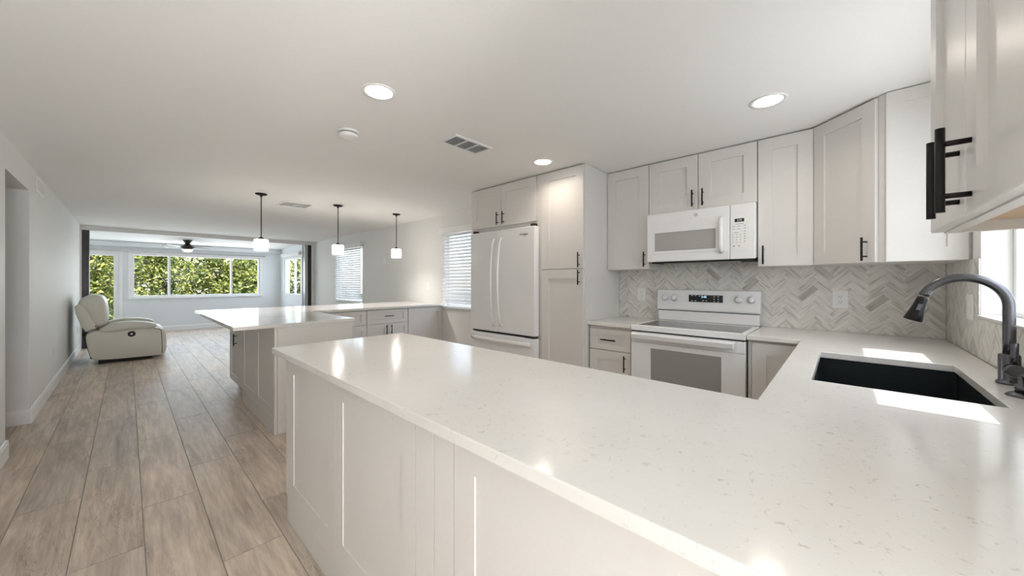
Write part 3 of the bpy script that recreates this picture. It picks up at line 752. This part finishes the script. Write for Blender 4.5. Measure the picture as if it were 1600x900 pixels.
# ================================================================ SINK, FAUCET, SOAP DISPENSER
sk = thing('sink', 'dark undermount steel sink set in the worktop under the window', 'sink', (2.035, -.13, .65))
mb = MB(); x0, x1, y0, y1 = 1.672, 2.398, -.357, .098; t = .0025; zb = .66
def rr(x0, x1, y0, y1, r, z, n=5):
    P = []
    for cx, cy, a0 in ((x1 - r, y1 - r, 0), (x0 + r, y1 - r, PI / 2), (x0 + r, y0 + r, PI), (x1 - r, y0 + r, 1.5 * PI)):
        for k in range(n + 1):
            a = a0 + PI / 2 * k / n; P.append((cx + r * math.cos(a), cy + r * math.sin(a), z))
    return P
rings = [rr(x0 - .015, x1 + .015, y0 - .015, y1 + .015, .02, .8835), rr(x0, x1, y0, y1, .018, .8835), rr(x0 + .002, x1 - .002, y0 + .002, y1 - .002, .018, zb + .012), rr(x0 + .014, x1 - .014, y0 + .014, y1 - .014, .015, zb), ]
R = [[mb.b.verts.new(p) for p in r] for r in rings]
for a, b in zip(R, R[1:]):
    for i in range(len(a)): mb.face([a[i], a[(i + 1) % len(a)], b[(i + 1) % len(a)], b[i]])
mb.face(R[-1])
rings = [rr(x0 - .015, x1 + .015, y0 - .015, y1 + .015, .02, .8815), rr(x0 - .003, x1 + .003, y0 - .003, y1 + .003, .018, .8815), rr(x0 - .001, x1 + .001, y0 - .001, y1 + .001, .018, zb - .003)]
Q = [[mb.b.verts.new(p) for p in r] for r in rings]
for a, b in zip(Q, Q[1:]):
    for i in range(len(a)): mb.face([a[i], a[(i + 1) % len(a)], b[(i + 1) % len(a)], b[i]])
mb.face(Q[-1])
for i in range(len(R[0])): mb.face([R[0][i], R[0][(i + 1) % len(R[0])], Q[0][(i + 1) % len(R[0])], Q[0][i]])
obj('basin', mb, 'sinksteel', sk)
obj('drain', MB().lathe((2.035, -.14, zb + .0005), [(.045, 0), (.045, .003), (.036, .004), (.030, .001)], 24), 'gun', sk)

fx, fy = 2.078, -.421
fa = thing('faucet', 'tall gunmetal gooseneck kitchen faucet with pull-down sprayer', 'faucet', (fx, fy, CT))
obj('base', MB().lathe((fx, fy, CT + .0005), [(.030, 0), (.030, .006), (.0255, .012), (.0245, .018), (.0245, .098), (.0225, .102), (.017, .104)], 32), 'gun', fa)
pts = [(fx, fy, CT + .10), (fx, fy, 1.06), (fx, fy, 1.12)]
Rr = .100; zc = 1.183
pts += [(fx, fy + Rr - Rr * math.cos(a), zc + Rr * math.sin(a)) for a in [math.radians(d) for d in range(0, 163, 6)]]
obj('neck', MB().tube(pts, .0148, 18), 'gun', fa)
a = math.radians(163); e = Vector((fx, fy + Rr - Rr * math.cos(a), zc + Rr * math.sin(a))); d = Vector((0, math.sin(a), math.cos(a)))
q = [e + d * k for k in (.002, .010, .040, .068, .094, .098)]
sp_ = obj('spray_head', MB().tube(q, [.0155, .0165, .0180, .0225, .0265, .024], 20), 'handle', fa)
pr = Vector((-.85, -.3, -.1)); side = Vector((-1, 0, 0))
up = side.cross(d).normalized(); cc = e + d * .050 + side * .0195
mb = MB(); D2 = (side * 1 + d * -.15).normalized()
mb.hexa([cc + d * s1 * .020 + up * s2 * .0065 + side * n for n in (-.008, .0006) for s1, s2 in ((-1, -1), (1, -1), (1, 1), (-1, 1))])
obj('spray_button', mb, 'gun', sp_, bevel=.002)
mb = MB().lathe(e + d * .0975, [(.020, 0), (.019, .002)], 20)
lev = obj('lever_body', MB().lathe((fx - .020, fy, CT + .055), [(.019, 0), (.019, -.034), (.0225, -.038), (.0225, -.046), (.020, -.050)], 26, 'X'), 'gun', fa)
obj('lever', MB().tube([(fx - .052, fy + .0, CT + .072), (fx - .052, fy, CT + .10), (fx - .054, fy, CT + .148)], [.0075, .0085, .0090], 12), 'gun', lev)
sd = thing('soap_dispenser', 'dark soap dispenser base on the worktop beside the faucet', 'soap dispenser', (1.875, -.405, CT))
obj('flange', MB().lathe((1.875, -.405, CT + .0005), [(.034, 0), (.034, .003), (.026, .010), (.016, .014)], 28), 'gun', sd)
obj('pump', MB().lathe((1.875, -.405, CT + .0145), [(.016, 0), (.016, .02), (.010, .024), (.010, .05)], 24), 'gun', sd)
obj('spout', MB().tube([(1.865, -.405, CT + .067), (1.84, -.405, CT + .070), (1.79, -.405, CT + .066)], .007, 12), 'gun', sd)

# ================================================================ LIGHT FITTINGS
def downlight(x, y, label, power):
    t = thing('recessed_light', label, 'ceiling light', (x, y, H), 'round recessed ceiling lights')
    obj('trim_ring', MB().lathe((x, y, H - .0005), [(.092, 0), (.090, -.006), (.074, -.004), (.070, -.0008)], 40, close=False), 'plastic', t)
    obj('lens', MB().lathe((x, y, H - .0008), [(.0705, 0), (.070, -.0025), (.0001, -.003)], 40), 'lens', t)
    l = light('lamp', 'AREA', (0, 0, -.02), (0, 0, 0), power, (1, .86, .72), .13, parent=t)
    l.data.spread = math.radians(150)
downlight(.946, 1.88, 'lit recessed ceiling light nearest the smoke detector', 1.9)
downlight(2.477, 1.93, 'lit recessed ceiling light in front of the tall pantry', 1.7)
downlight(2.525, .32, 'lit recessed ceiling light above the range corner', 1.3)

pr0 = thing('pendant_light', 'x', 'pendant light', (0, 0, 0), 'mini pendants over the far counter')
obj('canopy', MB().lathe((0, 0, 0), [(.062, -.0005), (.062, -.006), (.050, -.016), (.014, -.022), (.010, -.040)], 32), 'handle', pr0)
obj('rod', MB().cyl((0, 0, -.040), (0, 0, -.515), .0055, 12), 'handle', pr0)
obj('socket_cap', MB().lathe((0, 0, -.515), [(.008, 0), (.022, -.010), (.030, -.022), (.032, -.030)], 24), 'handle', pr0)
obj('glass_shade', MB().lathe((0, 0, 0), [(.030, -.5452), (.062, -.5455), (.073, -.552), (.074, -.62), (.071, -.680), (.066, -.680), (.069, -.62), (.068, -.556), (.030, -.550)], 36, close=False), 'shade', pr0)
PL = [(1.09, 'nearest the recliner, over the island corner'), (1.975, 'in front of the blind'), (2.85, 'closest to the refrigerator')]
for i, (x, d) in enumerate(PL):
    lab = 'small black-rod pendant with frosted glass shade, the one ' + d
    if i == 0: o = pr0; o.location = (x, 5.1, H); o['label'] = lab
    else: o = dup(pr0, (x, 5.1, H), lab)
    light('bulb', 'POINT', (0, 0, -.63), (0, 0, 0), 8, (1, .93, .86), .03, parent=o)

sm = thing('smoke_detector', 'round white smoke detector on the ceiling', 'smoke detector', (1.05, 2.53, H))
obj('mount', MB().lathe((1.05, 2.53, H - .0005), [(.070, 0), (.070, -.012), (.066, -.014)], 36), 'plastic', sm)
obj('body', MB().lathe((1.05, 2.53, H - .022), [(.062, 0), (.063, -.008), (.055, -.020), (.030, -.024)], 36), 'plastic', sm)
obj('vent_ring', MB().lathe((1.05, 2.53, H - .0145), [(.058, 0), (.058, -.0075)], 36), 'grey', sm)

def vent(name, label, x0, x1, y0, y1, along, nbank, dark='dark', nsl=10):
    t = thing(name, label, 'air vent', ((x0 + x1) / 2, (y0 + y1) / 2, H)); b = .022
    L0, L1 = (x0, x1) if along == 'X' else (y0, y1)
    cuts = [L0, L0 + b]; step = (L1 - L0 - 2 * b) / nbank
    for k in range(1, nbank): cuts += [L0 + b + k * step - .005, L0 + b + k * step + .005]
    cuts += [L1 - b, L1]
    holes = [(cuts[i], cuts[i + 1]) for i in range(1, len(cuts) - 1, 2)]
    S0, S1 = (y0, y1) if along == 'X' else (x0, x1)
    ss = [S0, S0 + b, S1 - b, S1]
    if along == 'X': mb = MB().slab(cuts, ss, lambda u, v: not (ss[1] < v < ss[2] and any(a < u < c for a, c in holes)), H - .0095, H - .0005)
    else: mb = MB().slab(ss, cuts, lambda u, v: not (ss[1] < u < ss[2] and any(a < v < c for a, c in holes)), H - .0095, H - .0005)
    obj('frame', mb, 'plastic', t, bevel=.002)
    mb = MB(); 
    for a, c in holes:
        if along == 'X': mb.box(a, c, ss[1], ss[2], H - .0012, H - .0006)
        else: mb.box(ss[1], ss[2], a, c, H - .0012, H - .0006)
    obj('backing', mb, dark, t)
    mb = MB()
    for a, c in holes:
        for k in range(nsl):
            s = ss[1] + (ss[2] - ss[1]) * (k + .5) / nsl; hw = (ss[2] - ss[1]) / nsl * .33
            if along == 'X': mb.hexa([(a, s - hw, H - .008), (c, s - hw, H - .008), (c, s + hw * .4, H - .0015), (a, s + hw * .4, H - .0015), (a, s - hw + .001, H - .009), (c, s - hw + .001, H - .009), (c, s + hw, H - .0025), (a, s + hw, H - .0025)])
            else: mb.hexa([(s - hw, a, H - .008), (s - hw, c, H - .008), (s + hw * .4, c, H - .0015), (s + hw * .4, a, H - .0015), (s - hw + .001, a, H - .009), (s - hw + .001, c, H - .009), (s + hw, c, H - .0025), (s + hw, a, H - .0025)])
    obj('slats', mb, 'plastic', t)
vent('ceiling_vent', 'rectangular white ceiling vent with three louvre banks near the pantry', 1.583, 1.949, 2.01, 2.216, 'X', 3)
vent('ceiling_vent', 'square white ceiling grille between the pendants', 1.385, 1.74, 5.30, 5.68, 'X', 2, 'plastic', 5)
# wall register on the aisle wall
t = thing('wall_vent', 'white register high on the aisle wall past the doorway', 'air vent', (XL, 5.87, 2.2))
obj('frame', MB().slab([5.64, 5.665, 6.075, 6.10], [2.13, 2.152, 2.262, 2.284], lambda y, z: not (5.665 < y < 6.075 and 2.152 < z < 2.262), XL + .0005, XL + .009, 'X'), 'plastic', t, bevel=.002)
obj('backing', MB().box(XL + .0005, XL + .0015, 5.665, 6.075, 2.152, 2.262), 'dark', t)
mb = MB()
for k in range(16):
    y = 5.668 + k * .0256; mb.box(XL + .002, XL + .008, y, y + .010, 2.152, 2.262)
obj('slats', mb, 'plastic', t)

# ceiling fan in the sunroom
fn = thing('ceiling_fan', 'black low-profile ceiling fan with lit bowl in the sunroom', 'ceiling fan', (.993, 11.6, 2.258))
zt = 2.257
obj('canopy', MB().lathe((.993, 11.6, zt), [(.085, 0), (.080, -.02), (.045, -.07), (.040, -.085)], 30), 'bronze', fn)
obj('motor', MB().lathe((.993, 11.6, zt - .086), [(.05, 0), (.075, -.035), (.135, -.055), (.140, -.085), (.110, -.115), (.095, -.135)], 34), 'bronze', fn)
obj('light_bowl', MB().lathe((.993, 11.6, zt - .2215), [(.098, 0), (.095, -.02), (.070, -.048), (.030, -.062), (.002, -.065)], 30), 'fanglass', fn)
for k in range(4):
    a = math.radians(-47 + 90 * k); ca, sa = math.cos(a), math.sin(a)
    def bp_(r, s, z): return (.993 + ca * r - sa * s, 11.6 + sa * r + ca * s, zt + z)
    mb = MB().hexa([bp_(.10, -.045, -.168), bp_(.56, -.065, -.170), bp_(.56, .065, -.148), bp_(.10, .045, -.152), bp_(.10, -.045, -.160), bp_(.56, -.065, -.162), bp_(.56, .065, -.140), bp_(.10, .045, -.144)])
    obj('blade', mb, 'blade', fn, bevel=.003)

# ================================================================ BLINDS
def blind(label, y0, y1, z0, z1, valance_ext, tilt, gapk):
    t = thing('window_blind', label, 'window blind', (XR, (y0 + y1) / 2, z1))
    obj('valance', MB().box(XR - .072, XR - .001, y0 - valance_ext, y1 + valance_ext, z1 - .015, z1 + .075), 'trim', t, bevel=.003)
    mb = MB(); pitch = .049; sw = .025; n = int((z1 - .03 - z0 - .03) / pitch); ct, st = math.cos(tilt) * sw, math.sin(tilt) * sw
    xc = XR - .032
    for k in range(n):
        z = z1 - .045 - k * pitch
        for s in range(1):
            mb.hexa([(xc - ct, y0, z - st), (xc + ct, y0, z + st), (xc + ct, y1, z + st), (xc - ct, y1, z - st),
                     (xc - ct - .0008, y0, z - st + .0028), (xc + ct - .0008, y0, z + st + .0028), (xc + ct - .0008, y1, z + st + .0028), (xc - ct - .0008, y1, z - st + .0028)])
    obj('slats', mb, 'slat', t)
    obj('bottom_rail', MB().box(xc - .024, xc + .024, y0, y1, z0 + .004, z0 + .024), 'slat', t, bevel=.003)
    mb = MB()
    for y in (y0 + .12, (y0 + y1) / 2, y1 - .12): mb.cyl((xc - .026, y, z0 + .02), (xc - .026, y, z1 - .016), .0012, 6)
    obj('ladder_cord', mb, 'trim', t)
    return t
blind('white slatted window blind behind the middle pendant', W1[0] - .012, W1[1] + .012, W1[2] + .004, 2.02, .04, math.radians(54), 1)
blind('white slatted window blind right behind the refrigerator', W2[0] - .012, W2[1] + .012, W2[2] + .004, 2.02, .04, math.radians(54), 1)
tag(obj('headrail', MB().box(3.115, 3.188, 10.70, 12.30, 1.985, 2.07), 'trim', bevel=.004), 'white valance over the side window of the sunroom', 'blind valance')

# ================================================================ OUTLETS AND SWITCHES
def plate(label, F, u, w, name='outlet', W=.074, Hh=.118, n0=.0005):
    t = thing(name, label, 'power outlet' if name == 'outlet' else 'light switch', fp(F, u, w, 0))
    obj('cover_plate', MB().fbox(F, u - W / 2, u + W / 2, w - Hh / 2, w + Hh / 2, n0, n0 + .005), 'plastic', t, bevel=.0015)
    if name == 'outlet':
        r = obj('receptacle', MB().fbox(F, u - .017, u + .017, w - .034, w + .034, n0 + .005, n0 + .0068), 'plastic', t, bevel=.001)
        mb = MB()
        for dz in (-.018, .018):
            for du in (-.006, .006): mb.fbox(F, u + du - .0012, u + du + .0012, w + dz - .001, w + dz + .007, n0 + .0066, n0 + .0072)
            mb.fbox(F, u - .002, u + .002, w + dz - .010, w + dz - .006, n0 + .0066, n0 + .0072)
        obj('slots', mb, 'dark', r)
    else:
        obj('rocker', MB().fbox(F, u - .016, u + .016, w - .033, w + .033, n0 + .005, n0 + .009), 'plastic', t, bevel=.002)
    return t
FB = FX(XR - .0082)
plate('outlet in the backsplash between pantry and range', FB, 1.441, 1.142, W=.08, Hh=.122)
plate('outlet in the backsplash under the corner cabinet', FB, .0165, 1.142, W=.084, Hh=.124)
plate('white rocker switch on the backsplash beside the sink window', FYp(YS + .0082), 2.835, 1.142, 'light_switch', W=.118, Hh=.124)
plate('outlet on the wall between the two blinds, above the far counter', FX(XR), 5.097, 1.19)
plate('wide wall plate high on the dining wall, nearer the far blind', FX(XR), 6.566, 1.68, 'light_switch')
plate('narrow switch plate high on the dining wall, just beside the wide plate', FX(XR), 6.41, 1.675, 'light_switch', W=.045)
plate('low outlet on the aisle wall between doorway and recliner', FXp(XL), 6.83, .45)
plate('low outlet on the aisle wall behind the recliner', FXp(XL), 9.86, .42)

# ================================================================ RECLINER
rc = thing('recliner', 'cream leather power recliner with its back against the aisle wall', 'armchair', (-.05, 8.8, 0))
def sprism(poly, y0, y1, ins=.02):
    """profile (x,z) extruded across y with softened side faces"""
    mb = MB(); n = len(poly); cx = sum(p[0] for p in poly) / n; cz = sum(p[1] for p in poly) / n
    def sh(k):
        out = []
        for x, z in poly:
            dx, dz = x - cx, z - cz; L = math.hypot(dx, dz); f = max(0, (L - k) / L); out.append((cx + dx * f, cz + dz * f))
        return out
    rings = [(y0, sh(ins)), (y0 + ins * .35, sh(ins * .3)), (y0 + ins, poly), (y1 - ins, poly), (y1 - ins * .35, sh(ins * .3)), (y1, sh(ins))]
    R = [[mb.b.verts.new((x, y, z)) for x, z in r] for y, r in rings]
    mb.face(R[0]); mb.face(R[-1][::-1])
    for a, b in zip(R, R[1:]):
        for i in range(n): mb.face([a[i], a[(i + 1) % n], b[(i + 1) % n], b[i]])
    return mb
def smooth_poly(poly, it=2):
    for _ in range(it):
        q = []
        for i in range(len(poly)):
            a, b = poly[i], poly[(i + 1) % len(poly)]
            q += [(a[0] * .75 + b[0] * .25, a[1] * .75 + b[1] * .25), (a[0] * .25 + b[0] * .75, a[1] * .25 + b[1] * .75)]
        poly = q
    return poly
side_p = smooth_poly([(-.43, .44), (-.40, .49), (-.31, .52), (.30, .50), (.40, .485), (.43, .44), (.445, .36), (.445, .12), (.42, .055), (.33, .045), (-.34, .06), (-.375, .12), (-.40, .23)], 2)
for y0, y1 in ((8.30, 8.50), (9.12, 9.32)):
    s_ = obj('side_panel', sprism(side_p, y0, y1, .02), 'leather', rc, smooth=True)
    pp = smooth_poly([(-.31, .51), (-.24, .585), (-.08, .635), (.14, .622), (.30, .585), (.345, .54), (.32, .50), (.02, .485), (-.22, .47)], 2)
    obj('arm_pad', sprism(pp, y0 - .018, y1 + .018, .045), 'leather', rc, smooth=True)
obj('front_roll', sprism(smooth_poly([(.27, .50), (.39, .50), (.45, .43), (.462, .30), (.462, .12), (.44, .05), (.36, .045), (.33, .10), (.33, .42)], 2), 8.505, 9.115, .02), 'leather', rc, smooth=True)
obj('seat_cushion', sprism(smooth_poly([(-.22, .38), (-.22, .47), (-.05, .49), (.25, .52), (.40, .50), (.40, .42), (.30, .36), (-.15, .34)], 2), 8.515, 9.105, .04), 'leather', rc, smooth=True)
obj('back_shell', sprism(smooth_poly([(-.545, .875), (-.50, .93), (-.44, .90), (-.30, .56), (-.36, .50), (-.44, .50)], 1), 8.33, 9.29, .02), 'leather', rc, smooth=True)
obj('back_cushion', sprism(smooth_poly([(-.515, .90), (-.475, 1.01), (-.40, 1.06), (-.30, 1.055), (-.235, .99), (-.215, .86), (-.205, .73), (-.205, .60), (-.30, .545), (-.36, .60), (-.44, .76)], 2), 8.36, 9.26, .07), 'leather', rc, smooth=True)
mb = MB()
for yy in (8.297,): 
    mb.tube([(-.455, yy + .028, .50), (-.425, yy + .012, .505), (-.33, yy + .006, .545), (-.30, yy + .03, .56)], .005, 8)
    mb.tube([(-.47, yy + .06, .90), (-.40, yy + .05, .74), (-.325, yy + .04, .57)], .006, 8)
    mb.tube([(.30, yy + .004, .495), (.36, yy + .004, .488), (.385, yy + .004, .45), (.395, yy + .004, .30), (.395, yy + .004, .08)], .004, 8)
obj('piping', mb, 'fabricdark', rc)
bt = obj('control_button', MB().lathe((.05, 8.299, .432), [(.044, 0), (.044, -.004), (.030, -.006)], 24, 'Y'), 'handle', rc)
obj('button_light', MB().lathe((.05, 8.2935, .432), [(.010, 0), (.010, -.002)], 14, 'Y'), 'alu', bt)
obj('mechanism', MB().prism([(-.46, .48), (-.42, .48), (-.345, .09), (-.375, .085)], 'Y', 8.36, 9.26), 'fabricdark', rc)
obj('base', MB().box(-.30, .28, 8.36, 9.26, .001, .075), 'fabricdark', rc, bevel=.01)

# ================================================================ OUTSIDE
tag(obj('neighbouring_house', MB().box(-3, 32, -6.2, -5.0, -.13, 3.4).prism([(-6.6, 3.40), (-4.7, 3.40), (-5.6, 4.2)], 'X', -3.3, 32.3), 'neighbour'), 'pale house wall outside beyond the sink window', 'house')
struct('ground', MB().box(-25, 30, -12, -2.74, -.3, -.13).box(-25, 30, 12.79, 40, -.3, -.13), 'green')
rng = np.random.default_rng(5)
def tree(x, y, rx, ry, zlo, zhi, n, label, ls=.06, sparse=False):
    t = thing('tree', label, 'tree', (x, y, -.13))
    u = rng.normal(size=(n, 3)); u /= np.linalg.norm(u, axis=1)[:, None]
    # lumpy crown: leaves gather around clump centres
    k = 70; cu = rng.normal(size=(k, 3)); cu /= np.linalg.norm(cu, axis=1)[:, None]
    cc = cu * (rng.random((k, 1)) ** .45)
    p = cc[rng.integers(0, k, n)] + u * (rng.random((n, 1)) ** .5) * .26
    zc, rz = (zlo + zhi) / 2, (zhi - zlo) / 2
    P = p * np.array([rx, ry, rz]) + np.array([x, y, zc])
    P[:, 2] = np.maximum(P[:, 2], -.05)
    a = rng.normal(size=(n, 3)); a /= np.linalg.norm(a, axis=1)[:, None]
    b = np.cross(a, rng.normal(size=(n, 3))); b /= np.linalg.norm(b, axis=1)[:, None]
    s = ls * (.6 + .8 * rng.random((n, 1)))
    V = np.stack([P - a * s, P + b * s * .45, P + a * s, P - b * s * .45], 1).reshape(-1, 3)
    me = bpy.data.meshes.new('foliage')
    me.vertices.add(4 * n); me.vertices.foreach_set('co', V.ravel())
    me.loops.add(4 * n); me.loops.foreach_set('vertex_index', np.arange(4 * n))
    me.polygons.add(n); me.polygons.foreach_set('loop_start', np.arange(0, 4 * n, 4))
    me.update(calc_edges=True); me.materials.append(M['leaf'])
    o = bpy.data.objects.new('foliage', me); COL.objects.link(o); o.parent = t; o.matrix_parent_inverse = Matrix.Translation(t.location).inverted()
    mb = MB().tube([(x, y, -.129), (x + .05, y, .6), (x - .04, y + .05, zc), (x, y, zhi * .9)], [.09, .08, .06, .02], 10)
    for j in range(6):
        an = j * 1.05; mb.tube([(x, y, zc * (.5 + .1 * j)), (x + math.cos(an) * rx * .35, y + math.sin(an) * ry * .3, zc * (.8 + .12 * j)), (x + math.cos(an) * rx * .6, y + math.sin(an) * ry * .5, zc * (1.1 + .1 * j))], [.035, .022, .008], 8)
    obj('trunk', mb, 'bark', t)
TR = [(-.9, 16.2, 1.25, 1.0, -.3, 3.1, 9500, 'leafy tree outside, right behind the sliding glass door'),
      (2.3, 16.2, 1.25, 1.0, -.3, 2.7, 9500, 'leafy tree outside, close behind the wide middle pane'),
      (5.5, 16.2, 1.25, 1.0, -.3, 3.1, 8000, 'leafy tree outside beyond the side window of the sunroom'),
      (-2.6, 18.85, 1.25, 1.0, -.3, 3.7, 8000, 'leafy tree outside, back row, at the edge of the sliding door view'),
      (.65, 18.85, 1.25, 1.0, -.3, 3.4, 10000, 'leafy tree outside, back row, behind the narrow first pane of the long window'),
      (3.9, 18.85, 1.25, 1.0, -.3, 2.55, 8500, 'leafy tree outside behind the last pane, sky showing above it'),
      (-.6, 22.0, 3.6, 1.2, -.3, 3.9, 12000, 'wide bushy tree furthest back behind the other foliage')]
for a in TR: tree(*a)
